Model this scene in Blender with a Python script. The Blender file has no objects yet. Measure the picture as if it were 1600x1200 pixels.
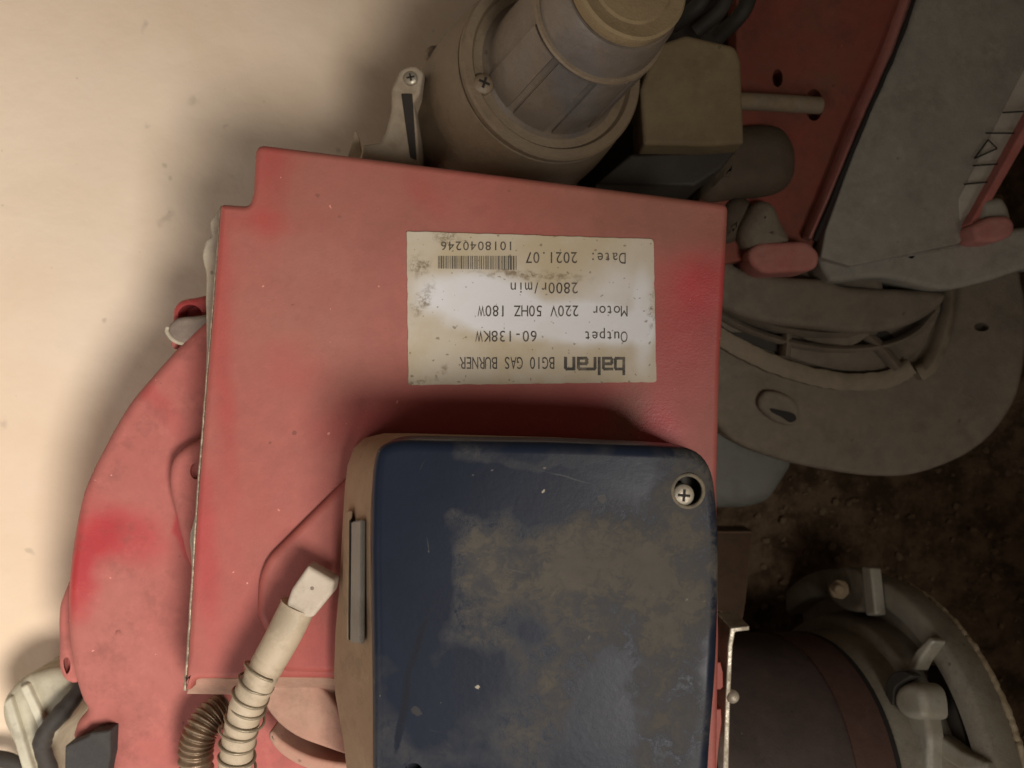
import bpy, bmesh, math, random
from mathutils import Vector, Matrix, noise as mnoise
random.seed(7)
R = math.radians
scene = bpy.context.scene
col = scene.collection

# ------------------------------------------------------------------ camera, world, lamps
H = 0.55                       # camera height above the origin plane (m)
F = 1500.0                     # focal length in photo pixels (1600 wide)
cam_d = bpy.data.cameras.new('camera')
cam_d.sensor_width = 36.0
cam_d.lens = 36.0 * F / 1600.0
cam_d.clip_start = 0.01
cam_d.clip_end = 50.0
cam = bpy.data.objects.new('camera', cam_d)
cam_d.dof.use_dof = True
cam_d.dof.focus_distance = 0.40
cam_d.dof.aperture_fstop = 13.0
cam.location = (0, 0, H)
col.objects.link(cam)
scene.camera = cam

world = bpy.data.worlds.new('World')
scene.world = world
world.use_nodes = True
bg = world.node_tree.nodes['Background']
bg.inputs['Color'].default_value = (1.0, 0.75, 0.52, 1)
bg.inputs['Strength'].default_value = 0.066

def lamp(name, kind, loc, aim, energy, color, **kw):
    d = bpy.data.lights.new(name, kind)
    d.energy = energy
    d.color = color
    for k, v in kw.items():
        setattr(d, k, v)
    o = bpy.data.objects.new(name, d)
    o.location = loc
    o.rotation_euler = (Vector(aim) - Vector(loc)).to_track_quat('-Z', 'Y').to_euler()
    col.objects.link(o)
    return o

lamp('room_lamp', 'SPOT', (0.31, -0.34, 1.10), (-1.4, -0.52, 0.0), 84, (1.0, 0.92, 0.82),
     spot_size=R(122), spot_blend=1.0, shadow_soft_size=0.17)
lamp('window_light', 'AREA', (-0.66, -0.78, 0.80), (-0.26, -0.16, 0.0), 5.6, (1.0, 0.94, 0.88),
     shape='RECTANGLE', size=0.8, size_y=0.9)

scene.view_settings.view_transform = 'Standard'
scene.view_settings.look = 'None'
scene.view_settings.gamma = 1.0
scene.view_settings.exposure = 0.0

# ------------------------------------------------------------------ helpers
def P(px, py, z):
    d = (H - z) / F
    return Vector(((px - 800.0) * d, -(py - 600.0) * d, z))

def sz(px, z):
    return px * (H - z) / F

WL = {}
def link(name, me, mat=None, parent=None, mats=None):
    """recentre the mesh on its middle and link it, as a child of parent if given"""
    if me.vertices:
        n = len(me.vertices)
        c = Vector((0, 0, 0))
        for v in me.vertices:
            c += v.co
        c /= n
        me.transform(Matrix.Translation(-c))
    else:
        c = Vector((0, 0, 0))
    o = bpy.data.objects.new(name, me)
    if mat:
        me.materials.append(mat)
    o.location = c - (WL[parent.name] if parent else Vector((0, 0, 0)))
    col.objects.link(o)
    if parent:
        o.parent = parent
    WL[o.name] = c.copy()
    return o

def thing(name, loc, label, cat, group=None):
    o = bpy.data.objects.new(name, None)
    o.empty_display_size = 0.02
    o.location = loc
    col.objects.link(o)
    WL[o.name] = Vector(loc)
    o['label'] = label
    o['category'] = cat
    if group:
        o['group'] = group
    return o

def finish(bm, name, mat, parent, ang=38):
    bmesh.ops.remove_doubles(bm, verts=bm.verts, dist=1e-6)
    bmesh.ops.recalc_face_normals(bm, faces=bm.faces)
    lim = math.radians(ang)
    for f in bm.faces:
        f.smooth = True
    for e in bm.edges:
        if len(e.link_faces) == 2:
            e.smooth = e.calc_face_angle(0) < lim
        else:
            e.smooth = False
    me = bpy.data.meshes.new(name)
    bm.to_mesh(me)
    bm.free()
    return link(name, me, mat, parent)

def rounded(pts, default=0.0, n=6):
    """polygon corners (x, y[, radius]) rounded with quadratic arcs"""
    out = []
    m = len(pts)
    for i in range(m):
        p = pts[i]
        r = p[2] if len(p) > 2 else default
        a = Vector(pts[i - 1][:2]); b = Vector(p[:2]); c = Vector(pts[(i + 1) % m][:2])
        if r <= 0:
            out.append((b.x, b.y)); continue
        da = (a - b); dc = (c - b)
        ra = min(r, da.length * 0.49); rc = min(r, dc.length * 0.49)
        s = b + da.normalized() * ra; e = b + dc.normalized() * rc
        for k in range(n + 1):
            t = k / n
            q = s * (1 - t) ** 2 + b * 2 * t * (1 - t) + e * t * t
            out.append((q.x, q.y))
    return out

def spline(pts, n=8, closed=False):
    """Catmull-Rom through points of any dimension"""
    out = []
    m = len(pts)
    V = [Vector(p) for p in pts]
    rng = range(m) if closed else range(m - 1)
    for i in rng:
        p1 = V[i]; p2 = V[(i + 1) % m]
        p0 = V[i - 1] if (closed or i > 0) else p1 * 2 - p2
        p3 = V[(i + 2) % m] if (closed or i + 2 < m) else p2 * 2 - p1
        for k in range(n):
            t = k / n
            out.append(0.5 * ((2 * p1) + (p2 - p0) * t + (2 * p0 - 5 * p1 + 4 * p2 - p3) * t * t
                              + (3 * p1 - p0 - 3 * p2 + p3) * t ** 3))
    if not closed:
        out.append(V[-1])
    return out

def area2(l):
    return sum(l[i - 1].x * l[i].y - l[i].x * l[i - 1].y for i in range(len(l)))

def inset(loop, d):
    n = len(loop)
    out = []
    for i in range(n):
        a = loop[i - 1]; b = loop[i]; c = loop[(i + 1) % n]
        e1 = Vector((b.x - a.x, b.y - a.y)); e2 = Vector((c.x - b.x, c.y - b.y))
        if e1.length < 1e-9: e1 = e2
        if e2.length < 1e-9: e2 = e1
        e1 = e1.normalized(); e2 = e2.normalized()
        n1 = Vector((-e1.y, e1.x)); n2 = Vector((-e2.y, e2.x))
        m = n1 + n2
        if m.length < 1e-6: m = n1
        m = m.normalized()
        k = 1.0 / max(0.5, m.dot(n1))
        out.append(Vector((b.x + m.x * d * k, b.y + m.y * d * k, b.z)))
    return out

def local_frame(Q, d):
    """matrix of a frame at Q whose z axis is d and whose y axis points up in the picture"""
    d = d.normalized()
    e1 = (Vector((0, 1, 0)) - d * d.y).normalized()
    e2 = e1.cross(d)
    return Matrix(((e2.x, e1.x, d.x, Q.x), (e2.y, e1.y, d.y, Q.y), (e2.z, e1.z, d.z, Q.z), (0, 0, 0, 1)))

def on_frame(M, px, py, t):
    """point of the frame's plane z = t seen at a pixel, in frame coordinates"""
    inv = M.inverted()
    o = inv @ Vector((0, 0, H)); q = inv @ P(px, py, 0.0)
    k = (t - o.z) / (q.z - o.z)
    return o + (q - o) * k

def shrink(loop, d):
    """inset that collapses edges turned inside out instead of folding them"""
    out = inset(loop, d)
    n = len(loop)
    grp = list(range(n))
    for it in range(12):
        bad = False
        for i in range(n):
            j = (i + 1) % n
            e0 = Vector((loop[j].x - loop[i].x, loop[j].y - loop[i].y)); e1 = Vector((out[j].x - out[i].x, out[j].y - out[i].y))
            if e0.dot(e1) < 0:
                gi, gj = grp[i], grp[j]
                mem = [k for k in range(n) if grp[k] in (gi, gj)]
                c = sum((out[k] for k in mem), Vector((0, 0, 0))) / len(mem)
                for k in mem:
                    out[k] = Vector((c.x, c.y, out[k].z)); grp[k] = gi
                bad = True
        if not bad:
            break
    return out

def plate(name, pts, zt, zb, mat, parent=None, r=0.0012, holes=(), segs=4, depth=None, jag=0.0, floor=True, frame=None):
    """slab with the outline pts (photo pixels at its top), rounded rim of radius r,
    optional blind holes [(px, py, rx, ry, depth)]; frame = work in another plane"""
    zf = zt if callable(zt) else (lambda x, y: zt)
    if frame is not None:
        PP = lambda x, y: on_frame(frame, x, y, zt)
    else:
        PP = lambda x, y: P(x, y, zf(x, y))
    loop = []
    for p in pts:
        q = PP(p[0], p[1])
        if jag:
            q.x += random.uniform(-jag, jag); q.y += random.uniform(-jag, jag)
        if loop and (q - loop[-1]).length < 6e-5:
            continue
        loop.append(q)
    if area2(loop) < 0:
        loop.reverse()
    bm = bmesh.new()
    rings = [[Vector((v.x, v.y, zb)) for v in loop]]
    for k in range(segs + 1):
        a = (math.pi / 2) * k / segs
        rr = r * (1 - math.cos(a)); dz = r * (1 - math.sin(a))
        rings.append([Vector((v.x, v.y, v.z - dz)) for v in (shrink(loop, rr) if rr > 1e-7 else loop)])
    rings.append([Vector(v) for v in shrink(loop, r * 1.0 + 0.0004)])
    vr = []
    for ring in rings:
        row = []
        for v in ring:
            hit = None
            if row and (row[-1].co - v).length < 3e-6: hit = row[-1]
            elif row and (row[0].co - v).length < 3e-6: hit = row[0]
            row.append(hit or bm.verts.new(v))
        vr.append(row)
    n = len(loop)
    for a, b in zip(vr[:-1], vr[1:]):
        for i in range(n):
            j = (i + 1) % n
            f = []
            for v in (a[i], a[j], b[j], b[i]):
                if v not in f: f.append(v)
            if len(f) >= 3:
                try: bm.faces.new(f)
                except ValueError: pass
    top = set(vr[-1])
    edges = [e for e in bm.edges if e.verts[0] in top and e.verts[1] in top]
    for (hx, hy, rx, ry, hd) in holes:
        ring = []
        for k in range(24):
            t = 2 * math.pi * k / 24
            ring.append(bm.verts.new(PP(hx + rx * math.cos(t), hy + ry * math.sin(t))))
        low = [bm.verts.new(Vector((v.co.x, v.co.y, v.co.z - hd))) for v in ring]
        for k in range(24):
            j = (k + 1) % 24
            edges.append(bm.edges.new((ring[k], ring[j])))
            bm.faces.new((ring[k], low[k], low[j], ring[j]))
        if floor:
            bm.faces.new(low)
    res = bmesh.ops.triangle_fill(bm, edges=edges, use_beauty=True, normal=(0, 0, 1))
    if not [g for g in res['geom'] if isinstance(g, bmesh.types.BMFace)]:
        u_ = []
        for v in vr[-1]:
            if v not in u_: u_.append(v)
        bm.faces.new(u_)
    bm.faces.new(list(reversed(vr[0])))
    if frame is not None:
        bmesh.ops.transform(bm, matrix=frame, verts=bm.verts)
    return finish(bm, name, mat, parent)

def frame_of(d):
    d = d.normalized()
    u = Vector((0, 0, 1)).cross(d)
    if u.length < 1e-4:
        u = Vector((1, 0, 0))
    u.normalize()
    return u, d.cross(u)

def lathe(name, A, B, prof, mat, parent=None, segs=72, wob=0.0, ang=38):
    """profile of (distance along A->B in m, radius in m)"""
    d = (B - A).normalized()
    u, w = frame_of(d)
    bm = bmesh.new()
    rings = []
    for (t, rad) in prof:
        if rad <= 1e-7:
            rings.append([bm.verts.new(A + d * t)])
        else:
            ring = []
            for k in range(segs):
                a = 2 * math.pi * k / segs
                rr = rad * (1 + wob * mnoise.noise(Vector((math.cos(a) * 2, math.sin(a) * 2, t * 60))))
                ring.append(bm.verts.new(A + d * t + (u * math.cos(a) + w * math.sin(a)) * rr))
            rings.append(ring)
    for a, b in zip(rings[:-1], rings[1:]):
        if len(a) == 1 and len(b) == 1:
            continue
        for k in range(segs):
            j = (k + 1) % segs
            if len(a) == 1:
                bm.faces.new((a[0], b[k], b[j]))
            elif len(b) == 1:
                bm.faces.new((a[k], a[j], b[0]))
            else:
                bm.faces.new((a[k], a[j], b[j], b[k]))
    for end in (rings[0], rings[-1]):
        if len(end) > 1:
            bm.faces.new(end)
    return finish(bm, name, mat, parent, ang)

def add_tube(bm, pts, rad, segs=16):
    m = len(pts)
    rf = rad if callable(rad) else (lambda s: rad)
    u = None
    prev = None
    for i in range(m):
        t = (pts[min(i + 1, m - 1)] - pts[max(i - 1, 0)]).normalized()
        if u is None:
            u, _ = frame_of(t)
        u = (u - t * u.dot(t)).normalized()
        w = t.cross(u)
        rr = rf(i / (m - 1))
        ring = [bm.verts.new(pts[i] + (u * math.cos(2 * math.pi * k / segs) + w * math.sin(2 * math.pi * k / segs)) * rr)
                for k in range(segs)]
        if prev:
            for k in range(segs):
                j = (k + 1) % segs
                bm.faces.new((prev[k], prev[j], ring[j], ring[k]))
        else:
            bm.faces.new(list(reversed(ring)))
        prev = ring
    bm.faces.new(prev)

def tube(name, pts, rad, mat, parent=None, segs=16, ang=50):
    bm = bmesh.new()
    add_tube(bm, pts, rad, segs)
    return finish(bm, name, mat, parent, ang)

def box_bm(bm, c, hx, hy, hz, rot=0.0, bev=0.0):
    m = Matrix.Translation(c) @ Matrix.Rotation(rot, 4, 'Z') @ Matrix.Diagonal((hx * 2, hy * 2, hz * 2, 1))
    g = bmesh.ops.create_cube(bm, size=1.0, matrix=m)
    if bev:
        es = list({e for v in g['verts'] for e in v.link_edges})
        bmesh.ops.bevel(bm, geom=es, offset=bev, segments=3, profile=0.5, affect='EDGES')

def screw(name, c, axis, rad, mat, parent, dark, rot=0.4, lab=None):
    """domed pan head with dark bars standing in for a shaded cross recess"""
    d = axis.normalized()
    o = lathe(name, c, c + d, [(-rad * 0.9, 0), (-rad * 0.9, rad * 0.95), (0, rad), (rad * 0.25, rad * 0.97),
                               (rad * 0.42, rad * 0.8), (rad * 0.52, rad * 0.5), (rad * 0.55, 0)], mat, parent, 32)
    u, w = frame_of(d)
    bm = bmesh.new()
    for a in (rot, rot + math.pi / 2):
        e = u * math.cos(a) + w * math.sin(a)
        g = d.cross(e)
        top = d * rad * 0.57; low = d * rad * 0.2
        L = rad * 0.55; Wd = rad * 0.12
        vs = []
        for h in (low, top):
            for sx, sy in ((-1, -1), (1, -1), (1, 1), (-1, 1)):
                vs.append(bm.verts.new(c + h + e * sx * L + g * sy * Wd + d * (0.0 if a == rot else 2e-5)))
        for f in ((0, 3, 2, 1), (4, 5, 6, 7), (0, 1, 5, 4), (1, 2, 6, 5), (2, 3, 7, 6), (3, 0, 4, 7)):
            bm.faces.new([vs[i] for i in f])
    s = finish(bm, 'cross_slot_shade', dark, o if parent is None or WLdepth(parent) < 2 else parent)
    return o

def WLdepth(o):
    n = 0
    while o is not None:
        n += 1
        o = o.parent
    return n

def band(name, pts, wpx, z, th, mat, parent, jag=0.0):
    c = spline(pts, 6)
    bm = bmesh.new()
    prev = None
    m = len(c)
    for i in range(m):
        t = (c[min(i + 1, m - 1)] - c[max(i - 1, 0)]).normalized(); nn = Vector((-t.y, t.x))
        w2 = (wpx(i / (m - 1)) if callable(wpx) else wpx) / 2
        j1 = random.uniform(-jag, jag); j2 = random.uniform(-jag, jag)
        e1 = c[i] + nn * (w2 + j1); e2 = c[i] - nn * (w2 + j2)
        a = P(e1.x, e1.y, z); b = P(e2.x, e2.y, z)
        mid = P(c[i].x, c[i].y, z + th * .25)
        row = [a - Vector((0, 0, th)), a, mid, b, b - Vector((0, 0, th))]
        row = [bm.verts.new(v) for v in row]
        if prev:
            for k in range(4):
                bm.faces.new((prev[k], prev[k + 1], row[k + 1], row[k]))
        else:
            bm.faces.new(row)
        prev = row
    bm.faces.new(prev)
    return finish(bm, name, mat, parent, 60)

# ------------------------------------------------------------------ materials
class NT:
    def __init__(self, name):
        self.m = bpy.data.materials.new(name)
        self.m.use_nodes = True
        self.t = self.m.node_tree
        self.b = self.t.nodes['Principled BSDF']
        self.pos = self.n('ShaderNodeNewGeometry').outputs['Position']
    def n(self, kind, **kw):
        nd = self.t.nodes.new(kind)
        for k, v in kw.items():
            setattr(nd, k, v)
        return nd
    def l(self, a, b):
        self.t.links.new(a, b)
    def put(self, sock, v):
        if hasattr(v, 'is_linked') or isinstance(v, bpy.types.NodeSocket):
            self.l(v, sock)
        else:
            sock.default_value = v
    def math(self, op, a, b=0.0, c=None, clamp=False):
        nd = self.n('ShaderNodeMath', operation=op, use_clamp=clamp)
        self.put(nd.inputs[0], a); self.put(nd.inputs[1], b)
        if c is not None: self.put(nd.inputs[2], c)
        return nd.outputs[0]
    def noise(self, scale, detail=4, rough=0.55, vec=None, dist=0.0, off=None):
        nd = self.n('ShaderNodeTexNoise')
        nd.inputs['Scale'].default_value = scale
        nd.inputs['Detail'].default_value = detail
        nd.inputs['Roughness'].default_value = rough
        nd.inputs['Distortion'].default_value = dist
        v = vec or self.pos
        if off:
            a = self.n('ShaderNodeVectorMath', operation='ADD')
            self.l(v, a.inputs[0]); a.inputs[1].default_value = off
            v = a.outputs[0]
        self.l(v, nd.inputs['Vector'])
        return nd.outputs[0]
    def specks(self, scale, size, keep):
        """small round grains scattered at random, sizes varied"""
        v = self.n('ShaderNodeTexVoronoi')
        v.inputs['Scale'].default_value = scale
        self.l(self.warp(.003, 300), v.inputs['Vector'])
        sep = self.n('ShaderNodeSeparateColor'); self.l(v.outputs['Color'], sep.inputs[0])
        on = self.math('GREATER_THAN', sep.outputs[0], keep)
        lim = self.math('MULTIPLY', self.math('ADD', sep.outputs[1], .4), size)
        return self.math('MULTIPLY', on, self.math('LESS_THAN', v.outputs['Distance'], lim))
    def ramp(self, f, lo, hi, a=0.0, b=1.0):
        nd = self.n('ShaderNodeMapRange', interpolation_type='SMOOTHSTEP')
        self.put(nd.inputs['Value'], f)
        nd.inputs['From Min'].default_value = lo; nd.inputs['From Max'].default_value = hi
        nd.inputs['To Min'].default_value = a; nd.inputs['To Max'].default_value = b
        return nd.outputs[0]
    def mix(self, f, a, b):
        nd = self.n('ShaderNodeMix', data_type='RGBA')
        self.put(nd.inputs['Factor'], f)
        for s, v in ((nd.inputs['A'], a), (nd.inputs['B'], b)):
            if isinstance(v, tuple):
                s.default_value = v if len(v) == 4 else v + (1,)
            else:
                self.l(v, s)
        return nd.outputs['Result']
    def warp(self, amt=0.012, scale=38):
        nd = self.n('ShaderNodeTexNoise')
        nd.inputs['Scale'].default_value = scale; nd.inputs['Detail'].default_value = 3
        self.l(self.pos, nd.inputs['Vector'])
        s = self.n('ShaderNodeVectorMath', operation='SUBTRACT'); self.l(nd.outputs['Color'], s.inputs[0]); s.inputs[1].default_value = (.5, .5, .5)
        k = self.n('ShaderNodeVectorMath', operation='SCALE'); self.l(s.outputs[0], k.inputs[0]); k.inputs['Scale'].default_value = amt
        a = self.n('ShaderNodeVectorMath', operation='ADD'); self.l(self.pos, a.inputs[0]); self.l(k.outputs[0], a.inputs[1])
        return a.outputs[0]
    def streak(self, ang, off):
        """coordinates stretched along a direction, for hairline scratches"""
        a = self.n('ShaderNodeMapping'); a.inputs['Rotation'].default_value = (0, 0, ang)
        self.l(self.warp(.006, 22), a.inputs['Vector'])
        b = self.n('ShaderNodeMapping'); b.inputs['Scale'].default_value = (28, 560, 40); b.inputs['Location'].default_value = off
        self.l(a.outputs[0], b.inputs['Vector'])
        return b.outputs[0]
    def blob(self, vec, px, py, z, rx, ry=None, rot=0.0, soft=0.5):
        """1 inside an ellipse centred on a point of the surface, fading to 0 outside"""
        ry = ry or rx
        mp = self.n('ShaderNodeMapping', vector_type='TEXTURE')
        mp.inputs['Location'].default_value = P(px, py, z)
        mp.inputs['Rotation'].default_value = (0, 0, -R(rot))
        mp.inputs['Scale'].default_value = (sz(rx, z), sz(ry, z), 0.08)
        self.l(vec, mp.inputs['Vector'])
        ln = self.n('ShaderNodeVectorMath', operation='LENGTH'); self.l(mp.outputs[0], ln.inputs[0])
        return self.ramp(ln.outputs['Value'], 1.0 - soft, 1.0 + soft, 1.0, 0.0)
    def bump(self, h, strength=0.3, dist=0.001, prev=None):
        nd = self.n('ShaderNodeBump')
        nd.inputs['Strength'].default_value = strength
        nd.inputs['Distance'].default_value = dist
        self.l(h, nd.inputs['Height'])
        if prev: self.l(prev, nd.inputs['Normal'])
        return nd.outputs[0]
    def out(self, color, rough, normal=None, metal=0.0, spec=None):
        if isinstance(color, tuple): self.b.inputs['Base Color'].default_value = color if len(color) == 4 else color + (1,)
        else: self.l(color, self.b.inputs['Base Color'])
        self.put(self.b.inputs['Roughness'], rough)
        self.put(self.b.inputs['Metallic'], metal)
        if spec is not None: self.b.inputs['Specular IOR Level'].default_value = spec
        if normal: self.l(normal, self.b.inputs['Normal'])
        return self.m

def dusty(name, base, dust, amount=0.6, rough=0.5, scale=22, blobs=(), dblobs=(), metal=0.0, grit=1.0, var=0.18, wave=0.25, warp=0.012, spread=0.22, spec=0.5, scratch=0.0, grime=0.38, films=(), rmax=0.9):
    """painted or cast surface with a film of dust; blobs = rubbed clean, dblobs = thick dust"""
    t = NT(name)
    a = t.noise(scale, 5, 0.6)
    b = t.noise(scale * 5, 5, 0.65, off=(3, 1, 2))
    f = t.math('ADD', t.math('MULTIPLY', a, 0.7), t.math('MULTIPLY', b, 0.3))
    f = t.ramp(f, 0.5 - spread, 0.5 + spread, amount - 0.3, amount + 0.3)
    if blobs or dblobs:
        w = t.warp(warp)
        for q in blobs:
            s = q[-1]
            f = t.math('SUBTRACT', f, t.math('MULTIPLY', t.blob(w, *q[:-1]), s))
        for q in dblobs:
            s = q[-1]
            f = t.math('ADD', f, t.math('MULTIPLY', t.blob(w, *q[:-1]), s))
    f = t.math('MAXIMUM', t.math('MINIMUM', f, 1.0), 0.0)
    fine = t.noise(900, 3, 0.7)
    lo = tuple(c * (1 - var) for c in base); hi = tuple(min(1, c * (1 + var)) for c in base)
    dl = tuple(c * (1 - var) for c in dust); dh = tuple(min(1, c * (1 + var)) for c in dust)
    cb = t.mix(t.noise(60, 4), lo, hi)
    cd = t.mix(t.noise(140, 6, 0.7, off=(5, 5, 5)), dl, dh)
    c = t.mix(f, cb, cd)
    # scattered specks of dirt and chips
    c = t.mix(t.math('MULTIPLY', t.specks(95, .075, .80), 0.6), c, tuple(x * 0.35 for x in dust))
    c = t.mix(t.math('MULTIPLY', t.specks(60, .045, .86), 0.6), c, tuple(min(1, x * 1.9 + .05) for x in dust))
    for q, fc, fs in films:
        c = t.mix(t.math('MULTIPLY', t.math('MULTIPLY', t.blob(t.warp(.03, 22), *q), t.ramp(t.noise(34, 7, .72), .30, .62, .45, 1.0)), fs), c, fc)
    if grime:
        gm = t.ramp(t.noise(48, 8, .76, off=(2, 8, 5)), .47, .66)
        c = t.mix(t.math('MULTIPLY', gm, grime), c, tuple(x * .45 for x in dust))
        gl = t.ramp(t.noise(75, 8, .78, off=(6, 2, 9)), .52, .68)
        c = t.mix(t.math('MULTIPLY', gl, grime * .55), c, tuple(min(1, x * 1.45) for x in dust))
    if scratch:
        for ang, off in ((.5, (3, 3, 3)), (-.9, (7, 1, 2))):
            sc = t.ramp(t.noise(1.0, 2, .5, vec=t.streak(ang, off)), .735, .76)
            sc = t.math('MULTIPLY', sc, t.ramp(t.noise(26, 2, off=off), .52, .62))
            c = t.mix(t.math('MULTIPLY', sc, scratch), c, tuple(min(1, x * 1.5 + .03) for x in dust))
        c = t.mix(t.math('MULTIPLY', t.specks(140, .05, .72), .7), c, tuple(min(1, x * 1.8 + .08) for x in dust))
    n1 = t.bump(t.noise(18, 2), wave, 0.004)
    n2 = t.bump(fine, 0.22 * grit, 0.0006, n1)
    n3 = t.bump(t.noise(170, 5, 0.7), 0.18 * grit, 0.001, n2)
    rg = t.math('ADD', t.math('MULTIPLY', f, rmax - rough), rough)
    mt = t.math('MULTIPLY', t.math('SUBTRACT', 1.0, f), metal) if metal else 0.0
    return t.out(c, rg, n3, mt, spec)

RED = (0.42, 0.040, 0.045)
DUST_PINK = (0.36, 0.115, 0.092)
m_cover = dusty('dusty red sheet metal', RED, DUST_PINK, 0.80, 0.42, 9, spread=0.5, wave=0.3, grit=.8, scratch=.5, grime=.13, rmax=.62,
    films=[((1010, 335, .13, 210, 60, 8, .6), (0.23, 0.095, 0.058), .65), ((620, 300, .13, 260, 70, 6, .7), (0.28, 0.105, 0.072), .5), ((470, 470, .13, 120, 150, 0, .7), (0.36, 0.17, 0.125), .4),
           ((980, 640, .13, 30, 60, 25, .7), (0.20, 0.12, 0.08), .55)],
    blobs=[(1075, 520, .13, 60, 120, 25, .8, .55), (1035, 690, .13, 28, 60, 0, .8, .5), (1095, 420, .13, 40, 60, 30, .8, .35),
           (665, 300, .13, 24, 38, -35, .8, .40), (470, 570, .13, 42, 48, 20, .7, .38), (345, 500, .13, 16, 260, -3, .9, .4),
           (320, 850, .13, 24, 120, -4, .7, .45), (425, 300, .13, 26, 90, 0, .7, .4), (430, 345, .13, 90, 20, 0, .7, .3),
           (760, 660, .13, 220, 45, 0, .6, .5), (880, 320, .13, 60, 18, 10, .7, .3), (520, 1010, .13, 60, 60, 0, .8, .25), (980, 640, .13, 90, 30, 20, .6, .35)],
    dblobs=[(560, 420, .13, 170, 170, 0, .6, .35), (1000, 330, .13, 160, 60, 8, .6, .3)])
m_fan = dusty('dusty red cast housing', RED, (0.42, 0.148, 0.125), 0.82, 0.40, 8, spread=0.5, wave=0.3, grit=.8, warp=.02, scratch=.5,
    blobs=[(185, 845, .09, 66, 42, 8, .55, .60), (130, 850, .09, 36, 80, 10, .8, .35), (283, 850, .09, 8, 60, -12, .5, .7),
           (115, 910, .09, 26, 50, 10, .6, .6), (265, 470, .09, 70, 30, 0, .6, .6), (220, 600, .09, 12, 90, -40, .8, .3),
           (380, 1180, .09, 160, 40, 0, .7, .25)],
    dblobs=[(188, 990, .09, 9, 9, 0, .6, .35), (180, 960, .09, 60, 60, 0, .8, .15)])
m_tan_panel = dusty('tan dust on pink panel', (0.42, 0.10, 0.08), (0.43, 0.27, 0.20), 0.85, 0.5, 14, grit=.6)
m_red_dark = dusty('grimy red paint', (0.30, 0.030, 0.022), (0.17, 0.075, 0.045), 0.68, 0.55, 20, grit=.8)
m_red_edge = dusty('red paint edge', (0.42, 0.06, 0.055), (0.40, 0.17, 0.14), 0.6, 0.5, 30, grit=.8)
m_lug = dusty('dusty red cast lug', (0.36, 0.07, 0.062), (0.43, 0.21, 0.175), 0.66, 0.55, 40, grit=1.6)
m_grey_plate = dusty('dusty dark grey plate', (0.19, 0.195, 0.18), (0.36, 0.325, 0.265), 0.58, 0.6, 24, var=.3, grit=2.0, spread=.35, wave=.5)
m_cast = dusty('dusty cast aluminium', (0.30, 0.29, 0.26), (0.24, 0.17, 0.095), 0.75, 0.42, 30, metal=.5)
m_cast_dark = dusty('grimy cast iron', (0.12, 0.107, 0.088), (0.20, 0.163, 0.118), 0.7, 0.6, 34, grit=2.4, var=.3, wave=.8)
m_ring = dusty('pale gasket ring', (0.19, 0.16, 0.115), (0.26, 0.21, 0.145), 0.6, 0.7, 60, grit=2)
m_alu = dusty('bare cast aluminium', (0.42, 0.42, 0.38), (0.23, 0.19, 0.12), 0.5, 0.38, 34, metal=.75, var=.25, wave=.4)
m_tube_dark = dusty('sooty blast tube steel', (0.050, 0.042, 0.042), (0.085, 0.055, 0.045), 0.5, 0.42, 20, metal=.4)
m_tube_red = dusty('heat stained steel band', (0.075, 0.032, 0.024), (0.09, 0.05, 0.038), 0.5, 0.5, 30)
m_motor = dusty('dusty grey motor casing', (0.16, 0.135, 0.10), (0.185, 0.128, 0.074), 0.68, 0.5, 26, var=.3, grit=1.8, spread=.35, scratch=.5, rmax=.55, spec=.7)
m_motor_n = dusty('rubbed grey plastic barrel', (0.115, 0.105, 0.098), (0.18, 0.127, 0.078), 0.5, 0.4, 26, var=.3, grit=1.5, spread=.35, scratch=.5, rmax=.5, spec=.7,
    blobs=[(905, 130, .14, 26, 60, -40, .5, .55), (930, 60, .16, 70, 30, 30, .7, .3)])
m_cap = dusty('yellow dust on end cap', (0.18, 0.135, 0.075), (0.25, 0.18, 0.095), 0.6, 0.8, 40, var=.3, grit=2.2)
m_box_tan = dusty('dusty khaki box', (0.14, 0.105, 0.055), (0.175, 0.128, 0.068), 0.6, 0.7, 20, var=.3, grit=1.8)
m_black = dusty('dark grimy plastic and gap shade', (0.016, 0.014, 0.012), (0.045, 0.035, 0.025), 0.35, 0.6, 30)
m_dark = NT('dark recess').out((0.012, 0.010, 0.008), 0.8)
m_base = dusty('tan dusty plastic base', (0.24, 0.15, 0.095), (0.33, 0.225, 0.14), 0.75, 0.55, 18, var=.12)
m_slot = dusty('grey connector strip', (0.20, 0.21, 0.21), (0.28, 0.24, 0.19), 0.5, 0.5, 40)
m_steel = dusty('worn zinc steel', (0.55, 0.52, 0.45), (0.33, 0.26, 0.17), 0.4, 0.3, 160, metal=.9)
m_edge = dusty('bare cut sheet edge', (0.50, 0.42, 0.32), (0.12, 0.08, 0.05), 0.42, 0.35, 220, metal=.6, spread=.12)
m_gasket = dusty('pale grey gasket', (0.52, 0.49, 0.40), (0.42, 0.34, 0.24), 0.45, 0.6, 60)
m_greytab = dusty('grey rubber tab', (0.20, 0.17, 0.145), (0.25, 0.19, 0.155), 0.6, 0.6, 50)
m_hose = dusty('yellowed silicone hose', (0.50, 0.42, 0.31), (0.42, 0.33, 0.23), 0.5, 0.28, 50, var=.15, grit=.6, wave=.6, spec=.6, spread=.3)
m_hosecap = dusty('white rubber plug', (0.56, 0.50, 0.42), (0.44, 0.36, 0.28), 0.5, 0.6, 50, var=.08, grit=.5)
m_wire = dusty('dull spring wire', (0.30, 0.26, 0.19), (0.28, 0.21, 0.14), 0.3, 0.35, 90, metal=.8)
m_braid = dusty('brown flexible conduit', (0.30, 0.22, 0.15), (0.17, 0.11, 0.07), 0.4, 0.22, 60, metal=.8)
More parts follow.
